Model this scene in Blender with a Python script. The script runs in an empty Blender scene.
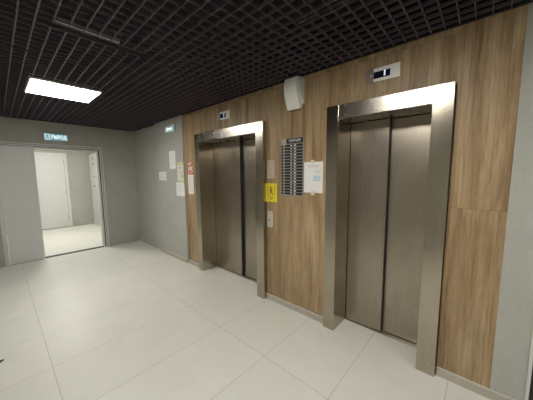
import bpy, bmesh, math, random
from mathutils import Vector, Matrix
random.seed(7)
S = bpy.context.scene
COL = S.collection

# ------------------------------------------------------------------ camera
CAM = Vector((-2.1545, 0.3531, 1.5511))
yaw, pitch, roll = map(math.radians, (-47.9622, -6.2091, -0.4013))
fwd = Vector((-math.sin(yaw)*math.cos(pitch), math.cos(yaw)*math.cos(pitch), math.sin(pitch)))
rgt = fwd.cross(Vector((0, 0, 1))).normalized()
upv = rgt.cross(fwd)
r2 = rgt*math.cos(roll) + upv*math.sin(roll)
u2 = upv*math.cos(roll) - rgt*math.sin(roll)
cd = bpy.data.cameras.new('camera')
cam = bpy.data.objects.new('camera', cd)
COL.objects.link(cam)
M = Matrix((r2, u2, -fwd)).transposed().to_4x4()
M.translation = CAM
cam.matrix_world = M
cd.sensor_fit = 'HORIZONTAL'
cd.sensor_width = 36.0
cd.lens = 36.0*243.19/533.0
cd.clip_start = 0.02
S.camera = cam

# ------------------------------------------------------------------ world, lamps' strength, exposure
W = bpy.data.worlds.new('world')
S.world = W
W.use_nodes = True
W.node_tree.nodes['Background'].inputs[0].default_value = (0, 0, 0, 1)
W.node_tree.nodes['Background'].inputs[1].default_value = 0.0
LAMP_HALL = 27.0          # emission of the hall's ceiling panels
LAMP_CORRIDOR = 48.0      # emission of the panel in the corridor beyond the door
LAMP_COLOR = (1.0, 0.975, 0.905)
S.view_settings.view_transform = 'Standard'
S.view_settings.look = 'None'
S.view_settings.gamma = 1.0
S.view_settings.use_curve_mapping = False
S.view_settings.exposure = 0.09

# ------------------------------------------------------------------ materials
def mat(name, color, rough=0.5, metal=0.0, emit=None, estr=0.0, spec=0.5):
    m = bpy.data.materials.new(name)
    m.use_nodes = True
    b = m.node_tree.nodes['Principled BSDF']
    b.inputs['Base Color'].default_value = (*color, 1)
    b.inputs['Roughness'].default_value = rough
    b.inputs['Metallic'].default_value = metal
    b.inputs['Specular IOR Level'].default_value = spec
    if emit:
        b.inputs['Emission Color'].default_value = (*emit, 1)
        b.inputs['Emission Strength'].default_value = estr
    return m

class NT:
    """small node helper on a principled material"""
    def __init__(s, m):
        s.t = m.node_tree
        s.b = s.t.nodes['Principled BSDF']
    def n(s, typ, **kw):
        x = s.t.nodes.new(typ)
        for k, v in kw.items():
            setattr(x, k, v)
        return x
    def l(s, a, b): s.t.links.new(a, b)
    def pos(s, scale=(1, 1, 1)):
        g = s.n('ShaderNodeNewGeometry')
        mp = s.n('ShaderNodeMapping')
        mp.inputs['Scale'].default_value = scale
        s.l(g.outputs['Position'], mp.inputs['Vector'])
        return mp.outputs[0]
    def noise(s, vec, scale, detail=4, rough=0.55, dist=0.0):
        x = s.n('ShaderNodeTexNoise')
        x.inputs['Scale'].default_value = scale
        x.inputs['Detail'].default_value = detail
        x.inputs['Roughness'].default_value = rough
        x.inputs['Distortion'].default_value = dist
        s.l(vec, x.inputs['Vector'])
        return x.outputs['Fac']
    def ramp(s, fac, stops):
        r = s.n('ShaderNodeValToRGB')
        e = r.color_ramp.elements
        while len(e) < len(stops): e.new(0.5)
        for i, (p, c) in enumerate(stops):
            e[i].position = p
            e[i].color = (*c, 1) if len(c) == 3 else c
        s.l(fac, r.inputs[0])
        return r.outputs[0]
    def mix(s, a, b, fac, mode='MIX'):
        x = s.n('ShaderNodeMix', data_type='RGBA', blend_type=mode)
        for v, i in ((fac, 0), (a, 6), (b, 7)):
            if hasattr(v, 'is_output'): s.l(v, x.inputs[i])
            elif isinstance(v, (int, float)): x.inputs[i].default_value = v
            else: x.inputs[i].default_value = (*v, 1)
        return x.outputs[2]
    def math(s, op, a, b=None, c=None):
        x = s.n('ShaderNodeMath', operation=op)
        for i, v in enumerate((a, b, c)):
            if v is None: continue
            if hasattr(v, 'is_output'): s.l(v, x.inputs[i])
            else: x.inputs[i].default_value = v
        return x.outputs[0]
    def bump(s, h, strength, dist=0.002):
        x = s.n('ShaderNodeBump')
        x.inputs['Strength'].default_value = strength
        x.inputs['Distance'].default_value = dist
        s.l(h, x.inputs['Height'])
        s.l(x.outputs[0], s.b.inputs['Normal'])

def m_plaster(name, c, var=0.12):
    m = mat(name, c, 0.62, spec=0.35)
    k = NT(m)
    p = k.pos()
    n1 = k.noise(p, 2.2, 5, 0.6, 0.6)
    n2 = k.noise(p, 45, 3, 0.6)
    lo = tuple(x*(1-var) for x in c); hi = tuple(min(1, x*(1+var)) for x in c)
    a = k.ramp(n1, [(0.3, lo), (0.7, hi)])
    b = k.ramp(n2, [(0.3, (0.9,)*3), (0.7, (1.05,)*3)])
    k.l(k.mix(a, b, 0.6, 'MULTIPLY'), k.b.inputs['Base Color'])
    k.bump(n2, 0.15, 0.001)
    return m

WOOD_JOINT = 1.30
def m_wood():
    m = mat('oak_laminate', (0.3, 0.2, 0.11), 0.42, spec=0.4)
    k = NT(m)
    g = k.n('ShaderNodeNewGeometry')
    sp = k.n('ShaderNodeSeparateXYZ'); k.l(g.outputs['Position'], sp.inputs[0])
    pid = k.math('FLOOR', k.math('DIVIDE', k.math('ADD', sp.outputs['Y'], 0.062), 0.30))
    jo = k.math('MULTIPLY', k.math('GREATER_THAN', k.math('ABSOLUTE', k.math('SUBTRACT', pid, 1.0)), 0.5), 1.22)
    zz = k.math('DIVIDE', k.math('ADD', k.math('SUBTRACT', sp.outputs['Z'], WOOD_JOINT), jo), 2.4)
    zf = k.math('FRACT', zz)
    jd = k.math('MULTIPLY', k.math('MINIMUM', zf, k.math('SUBTRACT', 1.0, zf)), 2.4)
    wn = k.n('ShaderNodeTexWhiteNoise', noise_dimensions='2D')
    c2 = k.n('ShaderNodeCombineXYZ'); k.l(pid, c2.inputs[0]); k.l(k.math('FLOOR', zz), c2.inputs[1])
    k.l(c2.outputs[0], wn.inputs['Vector'])
    # every board has its own grain: shift z by a random amount
    off = k.math('MULTIPLY', wn.outputs['Value'], 37.0)
    cb = k.n('ShaderNodeCombineXYZ')
    k.l(sp.outputs['X'], cb.inputs[0]); k.l(sp.outputs['Y'], cb.inputs[1])
    k.l(k.math('ADD', sp.outputs['Z'], off), cb.inputs[2])
    def stretched(sy, sz):
        mp = k.n('ShaderNodeMapping'); mp.inputs['Scale'].default_value = (1, sy, sz)
        k.l(cb.outputs[0], mp.inputs['Vector']); return mp.outputs[0]
    broad = k.noise(stretched(9, 0.55), 1.0, 5, 0.6, 0.7)
    fine = k.noise(stretched(70, 2.2), 1.0, 4, 0.65, 0.5)
    pores = k.noise(stretched(190, 7), 1.0, 2, 0.6)
    blot = k.noise(stretched(7.0, 1.1), 1.0, 5, 0.7, 0.7)
    a = k.ramp(broad, [(0.30, (0.28, 0.182, 0.102)), (0.45, (0.405, 0.288, 0.165)),
                       (0.60, (0.51, 0.378, 0.225)), (0.75, (0.36, 0.245, 0.135))])
    b = k.ramp(fine, [(0.30, (0.60, 0.57, 0.54)), (0.52, (1.0, 1.0, 1.0)), (0.72, (1.14, 1.13, 1.10))])
    c = k.mix(a, b, 0.8, 'MULTIPLY')
    c = k.mix(c, k.ramp(blot, [(0.36, (0.66, 0.56, 0.47)), (0.56, (1, 1, 1))]), 0.75, 'MULTIPLY')
    c = k.mix(c, k.ramp(pores, [(0.32, (0.72, 0.68, 0.64)), (0.46, (1, 1, 1))]), 0.5, 'MULTIPLY')
    tone = k.ramp(wn.outputs['Value'], [(0.0, (0.93, 0.915, 0.90)), (1.0, (1.03, 1.025, 1.02))])
    c = k.mix(c, tone, 1.0, 'MULTIPLY')
    c = k.mix(c, (0.16, 0.11, 0.07), k.math('MULTIPLY', k.ramp(jd, [(0.0012, (1, 1, 1)), (0.003, (0, 0, 0))]), 0.55))
    k.l(c, k.b.inputs['Base Color'])
    k.bump(fine, 0.12, 0.001)
    return m

def m_steel(name, c, rough=0.28, axis='z', wear=False):
    m = mat(name, c, rough, 1.0)
    k = NT(m)
    sc = (160, 160, 1.5) if axis == 'z' else (160, 1.5, 160)
    br = k.noise(k.pos(sc), 1.0, 3, 0.6)
    cl = k.noise(k.pos((1, 1, 1)), 3.5, 4, 0.6, 0.5)
    lo = tuple(x*0.90 for x in c); hi = tuple(min(1, x*1.08) for x in c)
    col = k.mix(k.ramp(br, [(0.3, lo), (0.7, hi)]), k.ramp(cl, [(0.35, (0.9, 0.89, 0.87)), (0.65, (1.03, 1.03, 1.03))]), 0.7, 'MULTIPLY')
    if wear:   # kicked and scratched lower part of the doors
        g = k.n('ShaderNodeNewGeometry')
        sp = k.n('ShaderNodeSeparateXYZ'); k.l(g.outputs['Position'], sp.inputs[0])
        low = k.ramp(sp.outputs['Z'], [(0.05, (1, 1, 1)), (0.5, (0, 0, 0))])
        sn = k.noise(k.pos((9, 9, 22)), 1.0, 5, 0.75, 1.2)
        sm = k.ramp(sn, [(0.60, (0, 0, 0)), (0.68, (1, 1, 1))])
        f = k.math('MULTIPLY', k.math('MULTIPLY', low, sm), 0.6)
        col = k.mix(col, (0.20, 0.15, 0.11), f)
    k.l(col, k.b.inputs['Base Color'])
    rr = k.n('ShaderNodeMapRange')
    rr.inputs[3].default_value = rough*0.8; rr.inputs[4].default_value = rough*1.25
    k.l(cl, rr.inputs[0]); k.l(rr.outputs[0], k.b.inputs['Roughness'])
    k.bump(br, 0.03, 0.0003)
    return m

def m_floor():
    c = (0.72, 0.68, 0.60)
    m = mat('floor_tiles', c, 0.4, spec=0.45)
    k = NT(m)
    g = k.n('ShaderNodeNewGeometry')
    sp = k.n('ShaderNodeSeparateXYZ'); k.l(g.outputs['Position'], sp.inputs[0])
    def line(o, start, pitch):
        u = k.math('DIVIDE', k.math('SUBTRACT', o, start - 50*pitch), pitch)
        fr = k.math('FRACT', u)
        d = k.math('MINIMUM', fr, k.math('SUBTRACT', 1.0, fr))
        return k.math('MULTIPLY', d, pitch), k.math('FLOOR', u)
    dx, ix = line(sp.outputs['X'], -0.748, 1.225)
    dy, iy = line(sp.outputs['Y'], 1.664, 0.6)
    d = k.math('MINIMUM', dx, dy)
    grout = k.ramp(d, [(0.0016, (1, 1, 1)), (0.0030, (0, 0, 0))])
    wn = k.n('ShaderNodeTexWhiteNoise', noise_dimensions='2D')
    cb = k.n('ShaderNodeCombineXYZ'); k.l(ix, cb.inputs[0]); k.l(iy, cb.inputs[1])
    k.l(cb.outputs[0], wn.inputs['Vector'])
    tone = k.ramp(wn.outputs['Value'], [(0, (0.985, 0.985, 0.985)), (1, (1.015, 1.01, 1.005))])
    n1 = k.noise(k.pos(), 2.6, 5, 0.6, 0.8)
    n2 = k.noise(k.pos(), 90, 2, 0.6)
    a = k.ramp(n1, [(0.32, (0.73, 0.725, 0.665)), (0.68, (0.775, 0.765, 0.71))])
    a = k.mix(a, tone, 1.0, 'MULTIPLY')
    a = k.mix(a, k.ramp(n2, [(0.3, (0.95,)*3), (0.7, (1.03,)*3)]), 0.6, 'MULTIPLY')
    a = k.mix(a, (0.33, 0.29, 0.245), k.math('MULTIPLY', grout, 0.7))
    k.l(a, k.b.inputs['Base Color'])
    rr = k.n('ShaderNodeMapRange')
    rr.inputs[3].default_value = 0.34; rr.inputs[4].default_value = 0.5
    k.l(n1, rr.inputs[0]); k.l(rr.outputs[0], k.b.inputs['Roughness'])
    k.bump(k.math('SUBTRACT', 1.0, grout), 0.25, 0.001)
    return m

def m_plain(name, c, rough=0.5, var=0.05, scale=12, **kw):
    m = mat(name, c, rough, **kw)
    k = NT(m)
    n1 = k.noise(k.pos(), scale, 4, 0.6)
    lo = tuple(x*(1-var) for x in c); hi = tuple(min(1, x*(1+var)) for x in c)
    k.l(k.ramp(n1, [(0.3, lo), (0.7, hi)]), k.b.inputs['Base Color'])
    return m

FLOOR = m_floor()
WOOD = m_wood()
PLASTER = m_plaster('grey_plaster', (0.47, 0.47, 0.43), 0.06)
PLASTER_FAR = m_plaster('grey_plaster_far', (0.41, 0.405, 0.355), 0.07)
BASE = m_plain('baseboard_tile', (0.50, 0.46, 0.40), 0.5, 0.08)
BASETOP = m_plain('baseboard_trim', (0.62, 0.60, 0.55), 0.45, 0.04)
STEEL_FRAME = m_steel('brushed_steel_frame', (0.485, 0.435, 0.36), 0.20)
STEEL_HEAD = m_steel('brushed_steel_header', (0.48, 0.445, 0.39), 0.26, 'y')
STEEL_DOOR = m_steel('brushed_steel_door', (0.425, 0.372, 0.308), 0.30, 'z', True)
STEEL_SILL = m_steel('aluminium_sill', (0.66, 0.63, 0.57), 0.35, 'y')
GRID = m_plain('black_grid_metal', (0.088, 0.065, 0.084), 0.45, 0.08)
VOID = m_plain('black_paint', (0.006, 0.0055, 0.006), 0.8, 0.1)
RAIL = m_plain('galvanised_rail', (0.25, 0.25, 0.24), 0.5, 0.1)
PANEL = mat('lamp_diffuser', (0.9, 0.9, 0.88), 0.5, emit=LAMP_COLOR, estr=LAMP_HALL)
PANEL_C = mat('lamp_diffuser_corridor', (0.9, 0.9, 0.88), 0.5, emit=LAMP_COLOR, estr=LAMP_CORRIDOR)
LAMP_FRAME = m_plain('lamp_frame_white', (0.75, 0.75, 0.73), 0.4, 0.02)
DOOR_WHITE = m_plain('white_door_paint', (0.62, 0.63, 0.61), 0.42, 0.02, 6)
FRAME_WHITE = m_plain('white_frame_paint', (0.66, 0.66, 0.63), 0.4, 0.02)
GROOVE_SHADE = m_plain('groove_shade_grey', (0.38, 0.375, 0.35), 0.5, 0.03)  # shade in the white frame's recess, put into the colour
RUBBER_GAP = m_plain('dark_rubber_and_gap_shade', (0.035, 0.033, 0.03), 0.7, 0.1)  # dark rubber, also stands in for the shade inside door gaps
DARK_DOOR = m_plain('dark_brown_door', (0.03, 0.022, 0.018), 0.45, 0.15)
PAPER = m_plain('white_paper', (0.88, 0.87, 0.85), 0.7, 0.02)
TAPE = m_plain('masking_tape', (0.72, 0.66, 0.55), 0.6, 0.04)
INK_GREY = m_plain('grey_print', (0.50, 0.50, 0.50), 0.7, 0.1)
INK_BLUE = m_plain('blue_print', (0.42, 0.58, 0.70), 0.7, 0.1)
INK_DARK = m_plain('dark_print', (0.06, 0.06, 0.05), 0.6, 0.1)
CREAM = m_plain('cream_yellow_print', (0.66, 0.66, 0.36), 0.6, 0.05)
CREAM_IN = m_plain('pale_print', (0.74, 0.74, 0.62), 0.6, 0.03)
RED = m_plain('red_print', (0.52, 0.075, 0.045), 0.5, 0.08)
YELLOW = m_plain('yellow_plastic', (0.86, 0.68, 0.04), 0.4, 0.05)
YELLOW_INK = m_plain('olive_print', (0.33, 0.25, 0.02), 0.5, 0.1)
BOARD_SILVER = m_plain('silver_board', (0.36, 0.34, 0.31), 0.4, 0.06)
BOARD_BLACK = m_plain('black_nameplate', (0.022, 0.022, 0.024), 0.4, 0.1)
BOARD_WHITE = m_plain('white_nameplate', (0.66, 0.66, 0.64), 0.5, 0.03)
BEIGE = m_plain('beige_label', (0.50, 0.43, 0.35), 0.5, 0.05)
SPEAKER_W = m_plain('white_speaker_plastic', (0.76, 0.73, 0.66), 0.5, 0.03)
SPEAKER_G = m_plain('white_speaker_grille', (0.84, 0.84, 0.80), 0.6, 0.04, 300)
DISPLAY_W = m_plain('white_display_plate', (0.90, 0.89, 0.84), 0.35, 0.02)
DISPLAY_G = m_steel('display_lens_steel', (0.42, 0.38, 0.33), 0.3)
LCD = m_plain('lcd_glass', (0.008, 0.012, 0.03), 0.12, 0.1)
DIGIT = mat('lcd_digit', (0.6, 0.7, 0.9), 0.5, emit=(0.62, 0.75, 1.0), estr=0.75)
PLATE_S = m_plain('call_plate_satin', (0.60, 0.56, 0.50), 0.4, 0.04)
PLATE_F = m_plain('clear_plaque', (0.54, 0.48, 0.38), 0.25, 0.04)
PLATE_FI = m_plain('clear_plaque_engraving', (0.40, 0.35, 0.28), 0.4, 0.05)
BTN_DARK = m_plain('button_dark', (0.10, 0.10, 0.10), 0.4, 0.1)
SIGN_TEAL = mat('sign_backlit_teal', (0.2, 0.45, 0.48), 0.4, emit=(0.17, 0.36, 0.40), estr=0.55)
SIGN_PALE = mat('sign_backlit_pale', (0.6, 0.75, 0.78), 0.4, emit=(0.55, 0.74, 0.80), estr=0.55)
SIGN_WHITE = mat('sign_backlit_white', (0.8, 0.85, 0.85), 0.4, emit=(0.80, 0.95, 1.0), estr=0.95)
SIGN_DIM = mat('sign_lit_grey', (0.45, 0.5, 0.5), 0.4, emit=(0.40, 0.50, 0.52), estr=0.35)
SIGN_BODY = m_plain('sign_housing', (0.30, 0.33, 0.33), 0.5, 0.04)
DEBRIS = m_plain('black_plastic_scrap', (0.012, 0.011, 0.011), 0.5, 0.1)

# ------------------------------------------------------------------ mesh helpers
def bx(bm, x0, x1, y0, y1, z0, z1, mi=0):
    vs = [bm.verts.new(p) for p in ((x0,y0,z0),(x1,y0,z0),(x1,y1,z0),(x0,y1,z0),(x0,y0,z1),(x1,y0,z1),(x1,y1,z1),(x0,y1,z1))]
    for q in ((0,3,2,1),(4,5,6,7),(0,1,5,4),(1,2,6,5),(2,3,7,6),(3,0,4,7)):
        f = bm.faces.new([vs[i] for i in q]); f.material_index = mi

def prism(bm, pts, ext, mi=0):
    """closed outline pts (3D) pushed by vector ext"""
    a = [bm.verts.new(p) for p in pts]
    b = [bm.verts.new(Vector(p)+Vector(ext)) for p in pts]
    n = len(pts)
    fs = [bm.faces.new(a), bm.faces.new(b[::-1])]
    for i in range(n):
        fs.append(bm.faces.new((a[i], b[i], b[(i+1) % n], a[(i+1) % n])))
    for f in fs: f.material_index = mi

def obj(name, bm, mats, parent=None, loc=None, bevel=0.0, smooth=False):
    bmesh.ops.recalc_face_normals(bm, faces=bm.faces[:])
    me = bpy.data.meshes.new(name)
    bm.to_mesh(me); bm.free()
    for m in (mats if isinstance(mats, (list, tuple)) else [mats]): me.materials.append(m)
    o = bpy.data.objects.new(name, me)
    COL.objects.link(o)
    if parent: o.parent = parent
    if loc: o.location = loc
    if bevel:
        md = o.modifiers.new('bevel', 'BEVEL'); md.width = bevel; md.segments = 2; md.limit_method = 'ANGLE'
    if smooth:
        for p in me.polygons: p.use_smooth = True
    return o

def box(name, x0, x1, y0, y1, z0, z1, m, parent=None, bevel=0.0):
    bm = bmesh.new(); bx(bm, x0, x1, y0, y1, z0, z1)
    return obj(name, bm, m, parent, None, bevel)

def tag(o, label, cat, group=None):
    o['label'] = label; o['category'] = cat
    if group: o['group'] = group
    return o

def thing(name, label, cat, loc, group=None):
    o = bpy.data.objects.new(name, None); COL.objects.link(o)
    o.empty_display_size = 0.1; o.location = loc
    return tag(o, label, cat, group)

def struct(o):
    o['kind'] = 'structure'; return o

def sgroup(name, loc):
    o = bpy.data.objects.new(name, None); COL.objects.link(o); o.location = loc
    return struct(o)

def text(name, body, size, m, parent, loc, facing, depth=0.0015, sx=1.0, align='CENTER', bold=0.0):
    """raised lettering; facing '-x' reads on the elevator wall, '-y' on the far wall"""
    cu = bpy.data.curves.new(name, 'FONT')
    cu.body = body; cu.size = size; cu.align_x = align; cu.align_y = 'CENTER'
    cu.extrude = depth; cu.offset = bold
    tmp = bpy.data.objects.new(name+'_tmp', cu); COL.objects.link(tmp)
    dg = bpy.context.evaluated_depsgraph_get()
    me = bpy.data.meshes.new_from_object(tmp.evaluated_get(dg))
    bpy.data.objects.remove(tmp)
    me.name = name
    if facing == '-x': R = Matrix(((0, 0, -1), (-1, 0, 0), (0, 1, 0)))
    else: R = Matrix(((1, 0, 0), (0, 0, -1), (0, 1, 0)))
    T = R.to_4x4() @ Matrix.Diagonal((sx, 1, 1, 1))
    me.transform(T)
    me.materials.clear(); me.materials.append(m)
    o = bpy.data.objects.new(name, me); COL.objects.link(o)
    o.parent = parent; o.location = loc
    return o

def dup(o, parent=None):
    c = o.copy(); COL.objects.link(c); c.parent = parent
    for ch in list(o.children): dup(ch, c)
    return c

# ------------------------------------------------------------------ the room
ZC = 2.52           # underside of the open-cell ceiling
XL, YB, YF, YC = -3.7, -2.6, 6.366, 9.57
A = dict(y0=0.5468, y1=0.671, y2=1.3757, y3=1.4914)     # near elevator portal
B = dict(y0=2.2989, y1=2.4239, y2=3.6346, y3=3.7482)    # far elevator portal
ZT, ZH = 2.1547, 2.0332
P = -0.05
GAP = 0.004
XD = 0.2271

struct(box('floor', XL-0.15, 0.9, YB-0.15, YC+0.15, -0.12, 0.0, FLOOR))

# wood wall with the two elevator openings
WT = 0.30
bm = bmesh.new()
for y0, y1, z0, z1 in ((0.238, A['y0']-GAP, 0, ZC+0.03), (A['y0']-GAP, A['y3']+GAP, ZT+GAP, ZC+0.03),
                       (A['y3']+GAP, B['y0']-GAP, 0, ZC+0.03), (B['y0']-GAP, B['y3']+GAP, ZT+GAP, ZC+0.03),
                       (B['y3']+GAP, 4.142, 0, ZC+0.03)):
    bx(bm, 0, WT, y0, y1, z0, z1)
struct(obj('wall_right', bm, WOOD))
struct(box('wall_right.001', -0.002, WT, 0.076, 0.238, 0, ZC+0.03, PLASTER))
struct(box('wall_right.002', -0.022, WT, 4.142, 5.165, 0, ZC+0.03, PLASTER))
struct(box('wall_right.003', 0.028, WT, 5.165, YF, 0, ZC+0.03, PLASTER))
struct(box('wall_right.004', 0.0, WT, YB, -0.89, 0, ZC+0.03, PLASTER))
struct(box('wall_right.005', 0.0, WT, -0.89, 0.076, 2.12, ZC+0.03, PLASTER))
# far wall with the double-door opening
DX0, DX1, DZ = -2.160, -0.612, 2.116
bm = bmesh.new()
bx(bm, XL, DX0, YF, YF+0.16, 0, ZC+0.03)
bx(bm, DX1, WT, YF, YF+0.16, 0, ZC+0.03)
bx(bm, DX0, DX1, YF, YF+0.16, DZ, ZC+0.03)
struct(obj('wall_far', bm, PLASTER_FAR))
struct(box('wall_left', XL-0.15, XL, YB, YC, 0, ZC+0.03, PLASTER))
struct(box('wall_back', XL-0.15, WT, YB-0.15, YB, 0, ZC+0.03, PLASTER))
# corridor behind the door
CR = -0.15
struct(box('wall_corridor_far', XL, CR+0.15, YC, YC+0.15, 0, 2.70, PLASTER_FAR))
bm = bmesh.new()
bx(bm, CR, CR+0.15, YF+0.16, 8.59, 0, 2.70); bx(bm, CR, CR+0.15, 9.51, YC, 0, 2.70); bx(bm, CR, CR+0.15, 8.59, 9.51, 2.16, 2.70)
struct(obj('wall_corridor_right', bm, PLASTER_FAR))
CEIL_C = struct(box('ceiling_corridor', XL, CR+0.15, YF+0.0, YC, 2.70, 2.80, LAMP_FRAME))

# ceiling: dark slab and plenum sides, with the open-cell grid below
bm = bmesh.new()
bx(bm, XL-0.15, 0.9, YB-0.15, YF, 2.86, 2.95)
bx(bm, XL-0.15, XL, YB-0.15, YF, ZC+0.03, 2.86); bx(bm, 0.0, 0.9, YB-0.15, YF, ZC+0.03, 2.86)
bx(bm, XL, 0.0, YF-0.02, YF, ZC+0.03, 2.86); bx(bm, XL, 0.0, YB-0.15, YB, ZC+0.03, 2.86)
ceil = struct(obj('ceiling', bm, VOID))

PITCH, BW, BH = 0.080, 0.0075, 0.020
LIGHTS = [(-1.532, 4.115), (-1.56, 1.05), (-1.56, -1.50)]
GY0, GY1 = 2.475, 2.555       # missing row between two cassettes
bm = bmesh.new()
xs = []
x = -1.824-0.08*23
while x < -0.005: xs.append(x); x += PITCH
ys = []
y = 3.83-0.08*79
while y < YF: ys.append(y); y += PITCH
ys = [v for v in ys if YB < v < YF-0.02]
for x in xs:
    if x < XL+0.01: continue
    cuts = []
    for a, b in LIGHTS:
        if abs(x-a) < 0.314: cuts.append((b-0.314, b+0.314))
    if -1.83 < x < -1.25: cuts.append((GY0, GY1))
    elif x <= -1.83: cuts.append((3.075, 3.095))
    cuts.sort()
    s = YB
    for c0, c1 in cuts:
        if c0 > s: bx(bm, x-BW/2, x+BW/2, s, c0, ZC, ZC+BH)
        s = c1
    bx(bm, x-BW/2, x+BW/2, s, YF-0.02, ZC, ZC+BH)
for y in ys:
    if -0.0 < y-GY0 < (GY1-GY0):   # cross bars jump the gap
        segs = [(XL, -1.83), (-1.25, -0.003)]
    else: segs = [(XL, -0.003)]
    cuts = sorted((a-0.314, a+0.314) for a, b in LIGHTS if abs(y-b) < 0.314)
    for s, e in segs:
        for c0, c1 in cuts:
            if s < c0 < e:
                bx(bm, s, c0, y-0.0027, y+0.0027, ZC+0.0008, ZC+BH-0.0008); s = c1
        bx(bm, s, e, y-0.0027, y+0.0027, ZC+0.0008, ZC+BH-0.0008)
for y in (GY0, GY1):
    bx(bm, -1.828, -1.26, y-BW/2, y+BW/2, ZC, ZC+BH)
grid = obj('ceiling_grid', bm, GRID, ceil)
bm = bmesh.new(); bx(bm, -1.815, -1.45, 2.444, 2.466, ZC+0.004, ZC+0.022)
obj('carrier_rail', bm, RAIL, ceil)
bm = bmesh.new(); bx(bm, -0.690, -0.665, 1.02, 1.38, ZC+0.026, ZC+0.050)
obj('carrier_rail', bm, RAIL, ceil)

bm = bmesh.new()      # perimeter angle where the grid meets the walls
bx(bm, -0.022, -0.001, 0.076, 4.142, ZC-0.002, ZC+0.02); bx(bm, -0.042, -0.023, 4.142, 5.165, ZC-0.002, ZC+0.02)
bx(bm, 0.006, 0.027, 5.165, YF-0.022, ZC-0.002, ZC+0.02); bx(bm, XL+0.001, -0.010, YF-0.022, YF-0.001, ZC-0.002, ZC+0.02)
obj('perimeter_angle', bm, VOID, ceil)

# baseboards
def baseboard(name, y0, y1, x=0.0):
    bm = bmesh.new()
    bx(bm, x-0.011, x, y0, y1, 0, 0.062, 0); bx(bm, x-0.013, x, y0, y1, 0.062, 0.068, 1)
    struct(obj(name, bm, [BASE, BASETOP]))
baseboard('baseboard_right', 0.076, A['y0']-GAP, -0.002)
baseboard('baseboard_right.001', A['y3']+GAP, B['y0']-GAP)
baseboard('baseboard_right.002', B['y3']+GAP, 4.142)
baseboard('baseboard_right.003', 4.142, 5.165, -0.022)
baseboard('baseboard_right.004', 5.165, YF, 0.028)
def baseboard_far(name, x0, x1):
    bm = bmesh.new()
    bx(bm, x0, x1, YF-0.011, YF, 0, 0.062, 0); bx(bm, x0, x1, YF-0.013, YF, 0.062, 0.068, 1)
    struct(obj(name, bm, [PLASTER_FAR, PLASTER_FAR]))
baseboard_far('baseboard_far', XL, DX0-0.002)
baseboard_far('baseboard_far.001', DX1+0.002, -0.002)
# white metal corner profile where the plaster strip ends, dark door beside it
struct(box('trim_1', -0.010, 0.10, 0.060, 0.076, 0, 2.12, FRAME_WHITE))
d3 = sgroup('door_2', (0.05, -0.41, 0))
bm = bmesh.new(); bx(bm, 0, 0.045, -0.475, 0.468, 0.005, 2.115)
obj('door_leaf', bm, DARK_DOOR, d3, None, 0.003)
bm = bmesh.new(); bx(bm, -0.035, 0, -0.40, -0.27, 0.99, 1.01); bx(bm, -0.012, 0, -0.42, -0.38, 0.96, 1.04)
obj('door_handle', bm, STEEL_SILL, d3, None, 0.003)

# ------------------------------------------------------------------ double door in the far wall
d1 = sgroup('door_1', (0, YF, 0))
bm = bmesh.new()          # stepped steel frame: outer casing, recessed rebate
fw = 0.045
for (w0, w1, ya, yb) in ((0.0, 0.018, -0.014, 0.16), (0.018, 0.036, 0.014, 0.16), (0.036, 0.054, -0.006, 0.16), (0.062, 0.090, 0.045, 0.16)):
    bx(bm, DX0+w0, DX0+min(w1, 0.05), ya, yb, 0, DZ-w0) if w0 < 0.05 else None
    bx(bm, DX1-w1, DX1-w0, ya, yb, 0, DZ-w0)
    bx(bm, DX0+w0, DX1-w0, ya, yb, DZ-w1, DZ-w0)
obj('door_frame', bm, FRAME_WHITE, d1, None, 0.002)
bm = bmesh.new()
bx(bm, DX1-0.059, DX1-0.054, 0.010, 0.15, 0, DZ-0.054); bx(bm, DX0+0.05, DX1-0.062, 0.010, 0.15, DZ-0.062, DZ-0.054)
obj('door_gap_dark', bm, RUBBER_GAP, d1)  # dark gasket line drawn in the gap between the frame's steps
bm = bmesh.new()
bx(bm, DX1-0.035, DX1-0.019, 0.0115, 0.0139, 0, DZ-0.02); bx(bm, DX0+0.02, DX1-0.035, 0.0115, 0.0139, DZ-0.035, DZ-0.019)
obj('groove_shade', bm, GROOVE_SHADE, d1)  # grey strip painting the shade of the groove in the white frame
bm = bmesh.new(); bx(bm, DX0+0.055, -1.664, 0.0, 0.045, 0.006, DZ-0.062)
leaf = obj('door_leaf', bm, DOOR_WHITE, d1, None, 0.003)
bm = bmesh.new(); bx(bm, DX0+0.058, -1.674, 0.004, 0.040, 0.0005, 0.006)
obj('door_gap_dark', bm, RUBBER_GAP, d1)
bm = bmesh.new(); bx(bm, -1.664, -1.656, 0.006, 0.040, 0.006, DZ-0.062)
obj('door_edge', bm, FRAME_WHITE, d1)
# active leaf folded back past the jamb, inside the corridor
bm = bmesh.new(); bx(bm, 0.0, 0.94, 0, 0.045, 0.006, DZ-0.095)
lf = obj('door_leaf', bm, DOOR_WHITE, d1, (-0.655, 0.175, 0), 0.003)
lf.rotation_euler = (0, 0, math.radians(63))
bm = bmesh.new(); bx(bm, 0.83, 0.88, 0.045, 0.052, 0.92, 1.12); bx(bm, 0.75, 0.87, 0.085, 0.10, 1.04, 1.06); bx(bm, 0.85, 0.87, 0.052, 0.09, 1.04, 1.06)
obj('door_handle', bm, STEEL_SILL, lf)
bm = bmesh.new(); bx(bm, -1.660, DX1-0.085, 0.02, 0.12, 0, 0.005)
obj('threshold', bm, RUBBER_GAP, d1)
bm = bmesh.new()
bx(bm, -0.93, -0.72, 0.06, 0.10, DZ-0.106, DZ-0.086)
obj('door_closer', bm, FRAME_WHITE, d1, None, 0.003)

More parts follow.
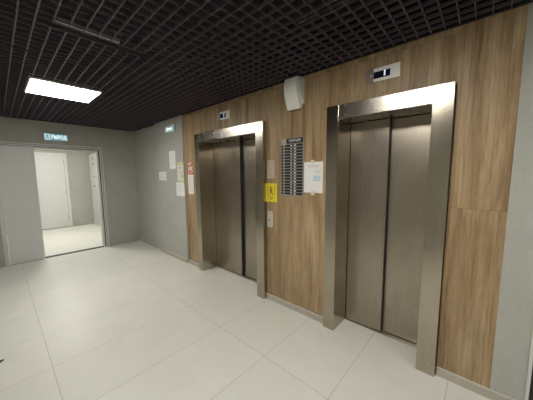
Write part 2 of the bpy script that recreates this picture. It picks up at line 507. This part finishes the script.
# white door at the corridor's far end
d4 = sgroup('door_3', (-0.045, YC, 0.012))
bm = bmesh.new()
bx(bm, -1.72, -1.66, -0.03, 0, 0, 2.165); bx(bm, -0.727, -0.663, -0.03, 0, 0, 2.165); bx(bm, -1.66, -0.727, -0.03, 0, 2.105, 2.165)
obj('door_frame', bm, FRAME_WHITE, d4, None, 0.003)
bm = bmesh.new(); bx(bm, -1.655, -0.732, -0.022, 0, 0.012, 2.100)
obj('door_leaf', bm, DOOR_WHITE, d4, None, 0.003)
bm = bmesh.new()
for z in (0.28, 1.05, 1.90): bx(bm, -0.742, -0.730, -0.030, -0.022, z-0.05, z+0.05)
obj('hinge', bm, RAIL, d4)
# white door in the corridor's side wall
d5 = sgroup('door_4', (CR, 9.05, 0))
bm = bmesh.new()
bx(bm, -0.025, 0.10, -0.46, -0.40, 0, 2.16); bx(bm, -0.025, 0.10, 0.40, 0.46, 0, 2.16); bx(bm, -0.025, 0.10, -0.40, 0.40, 2.10, 2.16)
obj('door_frame', bm, FRAME_WHITE, d5, None, 0.003)
bm = bmesh.new(); bx(bm, -0.012, 0.03, -0.396, 0.385, 0.012, 2.095)
obj('door_leaf', bm, DOOR_WHITE, d5, None, 0.003)
bm = bmesh.new(); bx(bm, -0.002, 0.02, 0.386, 0.399, 0.02, 1.05)
obj('door_gap_dark', bm, RUBBER_GAP, d5)  # dark strip standing in for the shaded gap between leaf and frame
for z in (2.04, 1.86, 1.50, 1.22):
    bm = bmesh.new(); bx(bm, -0.026, -0.012, 0.02, 0.09, z-0.022, z+0.022)
    obj('bolt', bm, BTN_DARK, d5, None, 0.004)

# ------------------------------------------------------------------ elevators
def elevator(c, label, split):
    yo = (c['y0']+c['y3'])/2
    t = thing('elevator', label, 'elevator', (0, yo, 0), 'elevators in the wood-panelled wall')
    r = lambda v: v-yo
    def b(name, x0, x1, y0, y1, z0, z1, m, bev=0.002, par=None):
        bm = bmesh.new(); bx(bm, x0, x1, r(y0), r(y1), z0, z1); return obj(name, bm, m, par or t, None, bev)
    b('jamb', P, 0.33, c['y0'], c['y1'], 0.0, ZT, STEEL_FRAME)
    b('jamb', P, 0.33, c['y2'], c['y3'], 0.0, ZT, STEEL_FRAME)
    b('header', P, 0.33, c['y1']+0.0015, c['y2']-0.0015, ZH, ZT, STEEL_HEAD)
    b('door_panel', XD, XD+0.034, split-0.004, c['y2']-0.003, 0.008, ZH-0.006, STEEL_DOOR)
    b('door_panel', XD+0.042, XD+0.076, c['y1']+0.003, split+0.03, 0.008, ZH-0.006, STEEL_DOOR)
    b('door_gap_dark', XD+0.004, XD+0.050, split-0.012, split-0.0045, 0.01, ZH-0.008, RUBBER_GAP, 0)  # dark strip standing in for the shaded gap between the two panels
    bm = bmesh.new()
    bx(bm, XD-0.012, XD+0.03, r(c['y1'])+0.002, r(c['y2'])-0.002, 0.0, 0.004)
    bx(bm, XD+0.036, XD+0.10, r(c['y1'])+0.002, r(c['y2'])-0.002, 0.0, 0.003)
    obj('sill', bm, STEEL_SILL, t)
    # screw near the foot of the right jamb
    bm = bmesh.new()
    bmesh.ops.create_cone(bm, cap_ends=True, segments=12, radius1=0.007, radius2=0.005, depth=0.003,
                          matrix=Matrix.Translation((P-0.001, r(c['y0']+0.045), 0.085)) @ Matrix.Rotation(math.pi/2, 4, 'Y'))
    obj('screw', bm, BOARD_WHITE, t)
    return t
elevator(A, 'narrow stainless steel elevator nearest the camera, right of the taped paper notice', 1.026)
elevator(B, 'wide stainless steel elevator beside the grey plaster wall with papers', 3.016)

# floor displays over the doors
def display(loc, label, extra=None):
    t = thing('floor_display', label, 'display', loc, 'floor displays above the elevators')
    bm = bmesh.new(); bx(bm, -0.010, 0, -0.129, 0.066, -0.052, 0.052)
    obj('plate', bm, DISPLAY_W, t, None, 0.002)
    bm = bmesh.new(); bx(bm, -0.011, 0, 0.066, 0.129, -0.052, 0.052)
    obj('side_plate', bm, DISPLAY_G, t, None, 0.003)
    bm = bmesh.new()
    bmesh.ops.create_uvsphere(bm, u_segments=10, v_segments=6, radius=0.009,
                              matrix=Matrix.Translation((-0.011, 0.088, 0.0)) @ Matrix.Diagonal((0.4, 1, 1, 1)))
    obj('indicator_lamp', bm, BOARD_WHITE, t, None, 0, True)
    bm = bmesh.new(); bx(bm, -0.0125, -0.010, -0.060, 0.064, -0.030, 0.022)
    s = obj('screen', bm, LCD, t)
    text('digit', '1', 0.058, DIGIT, s, (-0.0135, -0.020, -0.003), '-x', 0.0006, 1.25, bold=0.0016)
    return t
t = display((0.0, 1.030, 2.343), 'white floor display reading 1 above the near narrow elevator')
display((0.0, 3.072, 2.342), 'small floor display above the far wide elevator')

# ------------------------------------------------------------------ wall speaker
sp_t = thing('wall_speaker', 'white curved loudspeaker high on the wood wall between the elevators', 'loudspeaker', (0, 1.862, 2.200))
prof = []
for i in range(13):
    a = i/12
    z = 0.0 + 0.298*a
    xx = -(0.050 + 0.064*math.sin(a*math.pi*0.72))
    prof.append((xx, z))
outline = [(0, 0.06)] + [(-0.02, 0.012)] + prof + [(0, 0.298)]
bm = bmesh.new(); prism(bm, [(x, -0.076, z) for x, z in outline], (0, 0.160, 0))
obj('grille', bm, SPEAKER_G, sp_t, None, 0.003)
back = [(0, 0.055), (-0.022, 0.052)] + [(x+0.028, 0.045+z*0.85) for x, z in prof] + [(0, 0.298)]
bm = bmesh.new(); prism(bm, [(x, -0.094, z) for x, z in back], (0, 0.018, 0))
obj('side_cheek', bm, SPEAKER_W, sp_t, None, 0.003)
bm = bmesh.new(); prism(bm, [(x, 0.084, z) for x, z in back], (0, 0.014, 0))
obj('side_cheek', bm, SPEAKER_W, sp_t, None, 0.003)

# ------------------------------------------------------------------ floor directory between the elevators
fd = thing('floor_directory', 'black and silver floor directory board with rows of nameplates between the elevators', 'directory board', (0, 1.920, 1.306))
BWd, BHt = 0.146, 0.620
bm = bmesh.new(); bx(bm, -0.008, 0, -BWd, BWd, 0, BHt)
obj('board', bm, BOARD_SILVER, fd, None, 0.001)
bm = bmesh.new(); bx(bm, -0.012, -0.008, -BWd+0.003, 0.068, 0.562, 0.616)
h = obj('header_panel', bm, BOARD_BLACK, fd)
text('lettering', 'НАВИГАЦИЯ', 0.034, BOARD_WHITE, h, (-0.0125, -0.040, 0.590), '-x', 0.0005, 0.72, bold=0.0012)
bm = bmesh.new(); bx(bm, -0.013, -0.008, 0.072, 0.122, 0.548, 0.614)
obj('label_plate', bm, BEIGE, fd)
NR = 17
for i in range(NR):
    z1 = 0.552 - i*0.0322; z0 = z1-0.0235
    bm = bmesh.new()
    bx(bm, -0.012, -0.008, 0.112, 0.138, z0, z1, 0)
    bx(bm, -0.012, -0.008, 0.020, 0.092, z0, z1, 0)
    bx(bm, -0.012, -0.008, -0.066, 0.018, z0, z1, 0); bx(bm, -0.0126, -0.012, -0.006, 0.012, z0+0.006, z1-0.005, 1)
    bx(bm, -0.0126, -0.012, -0.056, -0.032, z0+0.004, z1-0.004, 1)
    bx(bm, -0.012, -0.008, -0.140, -0.070, z0, z1, 0)
    obj('nameplate_row', bm, [BOARD_BLACK, BOARD_WHITE if i % 3 else PAPER], fd)

# ------------------------------------------------------------------ paper notice next to the near elevator
qn = thing('paper_notice', 'white paper notice taped to the wood between directory board and near elevator', 'notice', (0, 1.657, 1.350))
bm = bmesh.new(); bx(bm, -0.002, 0, -0.109, 0.109, 0.003, 0.315)
sh = obj('sheet', bm, PAPER, qn)
bm = bmesh.new(); bx(bm, -0.003, 0, -0.012, 0.030, 0.297, 0.334); obj('tape', bm, TAPE, qn)
bm = bmesh.new(); bx(bm, -0.003, 0, -0.018, 0.024, -0.022, 0.020); obj('tape', bm, TAPE, qn)
bm = bmesh.new()
bx(bm, -0.0025, -0.002, -0.078, 0.070, 0.276, 0.281); bx(bm, -0.0025, -0.002, -0.060, 0.060, 0.263, 0.267)
for k in range(3): bx(bm, -0.0025, -0.002, -0.090, -0.015, 0.230-k*0.014, 0.2335-k*0.014)
obj('printed_lines', bm, INK_GREY, sh)
bm = bmesh.new()
for k in range(4): bx(bm, -0.0025, -0.002, -0.085+0.006*(k % 2), -0.005, 0.168-k*0.014, 0.176-k*0.014)
obj('printed_lines', bm, INK_BLUE, sh)

# ------------------------------------------------------------------ plates beside the far elevator
pl = thing('engraved_plaque', 'faint engraved plaque on the wood above the yellow sign', 'plaque', (0, 2.224, 1.493))
bm = bmesh.new(); bx(bm, -0.005, 0, -0.055, 0.055, 0, 0.215); obj('plate', bm, PLATE_F, pl, None, 0.002)
bm = bmesh.new()
for k in range(24):
    a0, a1 = 2*math.pi*k/24, 2*math.pi*(k+1)/24
    q = [(-0.0055, r_*math.cos(a), 0.145+r_*math.sin(a)) for r_, a in ((0.030, a0), (0.036, a0), (0.036, a1), (0.030, a1))]
    prism(bm, q, (0.0008, 0, 0))
bmesh.ops.remove_doubles(bm, verts=bm.verts[:], dist=1e-5)
obj('engraved_ring', bm, PLATE_FI, pl)
bm = bmesh.new()
bx(bm, -0.0055, -0.005, -0.006, 0.002, 0.038, 0.10); bx(bm, -0.0055, -0.005, -0.024, 0.018, 0.028, 0.040)
obj('engraving', bm, PLATE_FI, pl)

ys_ = thing('yellow_sign', 'yellow plastic sign with a dark figure on the wood beside the far elevator', 'sign', (0, 2.216, 1.217))
bm = bmesh.new(); bx(bm, -0.006, 0, -0.088, 0.088, 0, 0.220); obj('plate', bm, YELLOW, ys_, None, 0.002)
bm = bmesh.new()
for y0, y1, z0, z1 in ((-0.052, 0.052, 0.176, 0.181), (-0.052, 0.052, 0.084, 0.089), (-0.052, -0.047, 0.084, 0.181), (0.047, 0.052, 0.084, 0.181)):
    bx(bm, -0.0068, -0.006, y0, y1, z0, z1)
for k in range(3): bx(bm, -0.0068, -0.006, -0.035+0.006*k, 0.036-0.008*k, 0.058-k*0.015, 0.065-k*0.015)
obj('printed_frame', bm, YELLOW_INK, ys_)
bm = bmesh.new()
def disc(bm, yc, zc, r_, x0=-0.0072, n=14):
    prism(bm, [(x0, yc+r_*math.cos(2*math.pi*k/n), zc+r_*math.sin(2*math.pi*k/n)) for k in range(n)], (0.001, 0, 0))
disc(bm, 0.006, 0.168, 0.010)
def seg(bm, p0, p1, w, x0=-0.0072):
    d = Vector((p1[0]-p0[0], p1[1]-p0[1])).normalized(); n = Vector((-d.y, d.x))*w/2
    prism(bm, [(x0, p0[0]+n.x, p0[1]+n.y), (x0, p1[0]+n.x, p1[1]+n.y), (x0, p1[0]-n.x, p1[1]-n.y), (x0, p0[0]-n.x, p0[1]-n.y)], (0.001, 0, 0))
seg(bm, (0.006, 0.158), (0.002, 0.122), 0.022); seg(bm, (0.002, 0.125), (0.018, 0.096), 0.010)
seg(bm, (0.0, 0.125), (-0.020, 0.102), 0.011); seg(bm, (-0.018, 0.104), (-0.034, 0.100), 0.008); seg(bm, (0.004, 0.150), (-0.026, 0.135), 0.007)
obj('figure', bm, INK_DARK, ys_)
bm = bmesh.new(); disc(bm, 0.0, 0.200, 0.006); obj('screw', bm, YELLOW_INK, ys_)

cp = thing('call_button_panel', 'narrow silver call button panel under the yellow sign', 'call panel', (0, 2.234, 0.912))
bm = bmesh.new(); bx(bm, -0.012, 0, -0.042, 0.042, 0, 0.196); obj('plate', bm, PLATE_S, cp, None, 0.004)
bm = bmesh.new()
bmesh.ops.create_cone(bm, cap_ends=True, segments=24, radius1=0.024, radius2=0.022, depth=0.006,
                      matrix=Matrix.Translation((-0.014, 0.0, 0.086)) @ Matrix.Rotation(-math.pi/2, 4, 'Y'))
bt = obj('button', bm, PLATE_S, cp)
bm = bmesh.new(); prism(bm, [(-0.0185, 0.016, 0.096), (-0.0185, -0.016, 0.096), (-0.0185, 0, 0.072)], (0.001, 0, 0))
obj('arrow', bm, BTN_DARK, bt)
bm = bmesh.new(); disc(bm, 0, 0.155, 0.014, -0.0128, 18); obj('key_switch', bm, STEEL_SILL, cp)

# ------------------------------------------------------------------ papers on the plaster pillar and beside it
XP = -0.022
def sheet(name, label, cat, y0, y1, z0, z1, x, m=PAPER, group='notices left of the far elevator'):
    t = thing(name, label, cat, (x, (y0+y1)/2, z0), group)
    w = (y1-y0)/2
    bm = bmesh.new(); bx(bm, -0.002, 0, -w, w, 0, z1-z0)
    o = obj('sheet', bm, m, t)
    return t, o, w, z1-z0
def lines(o, w, z0, z1, n, m=INK_GREY, th=0.004, x=-0.0026):
    bm = bmesh.new()
    for k in range(n):
        z = z1-(z1-z0)*k/max(1, n-1)
        e = random.uniform(0.0, 0.5)*w
        bx(bm, x, -0.002, -w*0.78+e*(1 if k % 3 == 2 else 0.2), w*0.78, z, z+th)
    return obj('printed_lines', bm, m, o)
t, o, w, hh = sheet('paper_notice', 'tall white sheet on the plaster, highest of the papers below the arrow sign', 'notice', 4.413, 4.630, 1.648, 1.961, XP)
lines(o, w, 0.06, 0.26, 9)
t, o, w, hh = sheet('paper_notice', 'small landscape white sheet, leftmost paper on the grey plaster', 'notice', 4.785, 5.075, 1.437, 1.600, XP)
lines(o, w, 0.03, 0.12, 5)
t, o, w, hh = sheet('poster', 'pale yellow bordered poster with three dark symbols at the plaster edge', 'poster', 4.146, 4.368, 1.418, 1.755, XP, CREAM)
bm = bmesh.new(); bx(bm, -0.0026, -0.002, -w+0.022, w-0.014, 0.03, hh-0.05); inn = obj('printed_panel', bm, CREAM_IN, o)
for k, (yy, zz) in enumerate(((-0.010, 0.240), (-0.026, 0.165), (-0.055, 0.095))):
    bm = bmesh.new()
    prism(bm, [(-0.0034, yy+0.026*math.cos(a)*(1+0.2*math.cos(3*a+k)), zz+0.021*math.sin(a)) for a in [2*math.pi*q/12 for q in range(12)]], (0.0008, 0, 0))
    obj('symbol', bm, INK_GREY, inn)
t, o, w, hh = sheet('paper_notice', 'white sheet directly under the pale yellow poster', 'notice', 4.146, 4.424, 1.173, 1.408, XP)
lines(o, w, 0.05, 0.19, 6)
t, o, w, hh = sheet('poster', 'small red and white fire safety poster on the wood edge', 'poster', 3.890, 4.056, 1.547, 1.747, 0.0, RED)
bm = bmesh.new()
for y0, y1, z0, z1 in ((-0.066, 0.072, 0.178, 0.190), (-0.020, 0.066, 0.150, 0.168), (0.040, 0.060, 0.020, 0.130), (-0.060, -0.038, 0.028, 0.120), (-0.028, 0.030, 0.014, 0.026)):
    bx(bm, -0.0026, -0.002, y0, y1, z0, z1)
prism(bm, [(-0.0026, 0.026, 0.075), (-0.0026, 0.0, 0.135), (-0.0026, -0.028, 0.110), (-0.0026, -0.012, 0.060)], (0.0006, 0, 0))
prism(bm, [(-0.0026, -0.035, 0.115), (-0.0026, -0.065, 0.150), (-0.0026, -0.070, 0.120)], (0.0006, 0, 0))
obj('printed_symbols', bm, PAPER, o)
t, o, w, hh = sheet('paper_notice', 'narrow white sheet directly under the red and white poster', 'notice', 3.892, 4.058, 1.222, 1.543, 0.0)
lines(o, w, 0.05, 0.28, 10)

# ------------------------------------------------------------------ exit signs
es = thing('exit_sign', 'backlit pale blue exit sign above the white double door', 'exit sign', (-1.336, YF, 2.182))
bm = bmesh.new(); bx(bm, -0.172, 0.172, -0.026, 0, 0, 0.130); obj('housing', bm, SIGN_BODY, es, None, 0.004)
bm = bmesh.new(); bx(bm, -0.166, 0.166, -0.029, -0.026, 0.006, 0.124); fc = obj('sign_face', bm, SIGN_TEAL, es)
bm = bmesh.new(); bx(bm, -0.162, -0.082, -0.0305, -0.029, 0.010, 0.120); ic = obj('pictogram_panel', bm, SIGN_PALE, fc)
text('lettering', 'ВЫХОД', 0.088, SIGN_WHITE, fc, (0.044, -0.0300, 0.064), '-y', 0.0006, 0.66, bold=0.002)
def seg_y(bm, p0, p1, w, y0=-0.0315):
    d = Vector((p1[0]-p0[0], p1[1]-p0[1])).normalized(); n = Vector((-d.y, d.x))*w/2
    prism(bm, [(p0[0]+n.x, y0, p0[1]+n.y), (p1[0]+n.x, y0, p1[1]+n.y), (p1[0]-n.x, y0, p1[1]-n.y), (p0[0]-n.x, y0, p0[1]-n.y)], (0, 0.001, 0))
bm = bmesh.new()
prism(bm, [(-0.112+0.010*math.cos(2*math.pi*k/12), -0.0315, 0.106+0.010*math.sin(2*math.pi*k/12)) for k in range(12)], (0, 0.001, 0))
seg_y(bm, (-0.116, 0.094), (-0.126, 0.058), 0.018); seg_y(bm, (-0.126, 0.060), (-0.108, 0.040), 0.011); seg_y(bm, (-0.108, 0.042), (-0.112, 0.016), 0.010)
seg_y(bm, (-0.126, 0.058), (-0.142, 0.034), 0.011); seg_y(bm, (-0.142, 0.035), (-0.158, 0.034), 0.009); seg_y(bm, (-0.116, 0.090), (-0.094, 0.070), 0.008); seg_y(bm, (-0.118, 0.090), (-0.142, 0.078), 0.008)
obj('running_figure', bm, SIGN_TEAL, ic)

ar = thing('exit_sign', 'small lit white arrow sign high on the grey plaster wall', 'exit sign', (XP, 4.525, 2.278))
bm = bmesh.new(); bx(bm, -0.024, 0, -0.165, 0.165, 0, 0.118); obj('housing', bm, SIGN_BODY, ar, None, 0.004)
bm = bmesh.new(); bx(bm, -0.027, -0.024, -0.160, 0.160, 0.005, 0.113); fc = obj('sign_face', bm, SIGN_DIM, ar)
bm = bmesh.new()
prism(bm, [(-0.0285, 0.130, 0.058), (-0.0285, 0.070, 0.094), (-0.0285, 0.070, 0.072), (-0.0285, -0.100, 0.072),
           (-0.0285, -0.100, 0.044), (-0.0285, 0.070, 0.044), (-0.0285, 0.070, 0.022)], (0.0012, 0, 0))
obj('arrow', bm, SIGN_WHITE, fc)
bm = bmesh.new()
bx(bm, -0.0282, -0.027, -0.150, -0.112, 0.014, 0.104)
obj('running_figure', bm, SIGN_TEAL, fc)

# ------------------------------------------------------------------ ceiling lights
def lamp(x, y, z, label, m):
    t = thing('ceiling_light', label, 'ceiling light', (x, y, z), 'square ceiling light panels')
    bm = bmesh.new()
    for x0, x1, y0, y1 in ((-0.312, 0.312, -0.312, -0.300), (-0.312, 0.312, 0.300, 0.312), (-0.312, -0.300, -0.300, 0.300), (0.300, 0.312, -0.300, 0.300)):
        bx(bm, x0, x1, y0, y1, -0.004, 0.030)
    obj('frame', bm, LAMP_FRAME, t)
    bm = bmesh.new(); bx(bm, -0.300, 0.300, -0.300, 0.300, 0.0, 0.012)
    obj('diffuser', bm, m, t)
    bm = bmesh.new(); bx(bm, -0.306, 0.306, -0.306, 0.306, 0.0125, 0.045)
    obj('housing', bm, LAMP_FRAME, t)
    return t
lamp(LIGHTS[0][0], LIGHTS[0][1], ZC, 'glowing square white light panel set in the black grid ceiling', PANEL)
lamp(LIGHTS[1][0], LIGHTS[1][1], ZC, 'square white light panel overhead, in front of the near elevator, out of the frame', PANEL)
lamp(LIGHTS[2][0], LIGHTS[2][1], ZC, 'square white light panel behind the camera', PANEL)
lamp(-1.35, 7.9, 2.665, 'square white light panel in the corridor behind the double door', PANEL_C)

# ------------------------------------------------------------------ scrap on the floor
bm = bmesh.new()
bmesh.ops.create_icosphere(bm, subdivisions=2, radius=1.0)
for v in bm.verts:
    v.co = Vector((v.co.x*0.042, v.co.y*0.014*(1+0.35*v.co.x), 0.008+v.co.z*0.0078))
sc = obj('plastic_scrap', bm, DEBRIS, None, (-2.272, 3.262, 0.0), 0, True)
sc.rotation_euler = (0, 0, math.radians(18))
tag(sc, 'small black scrap lying on the pale floor at the left edge', 'scrap')
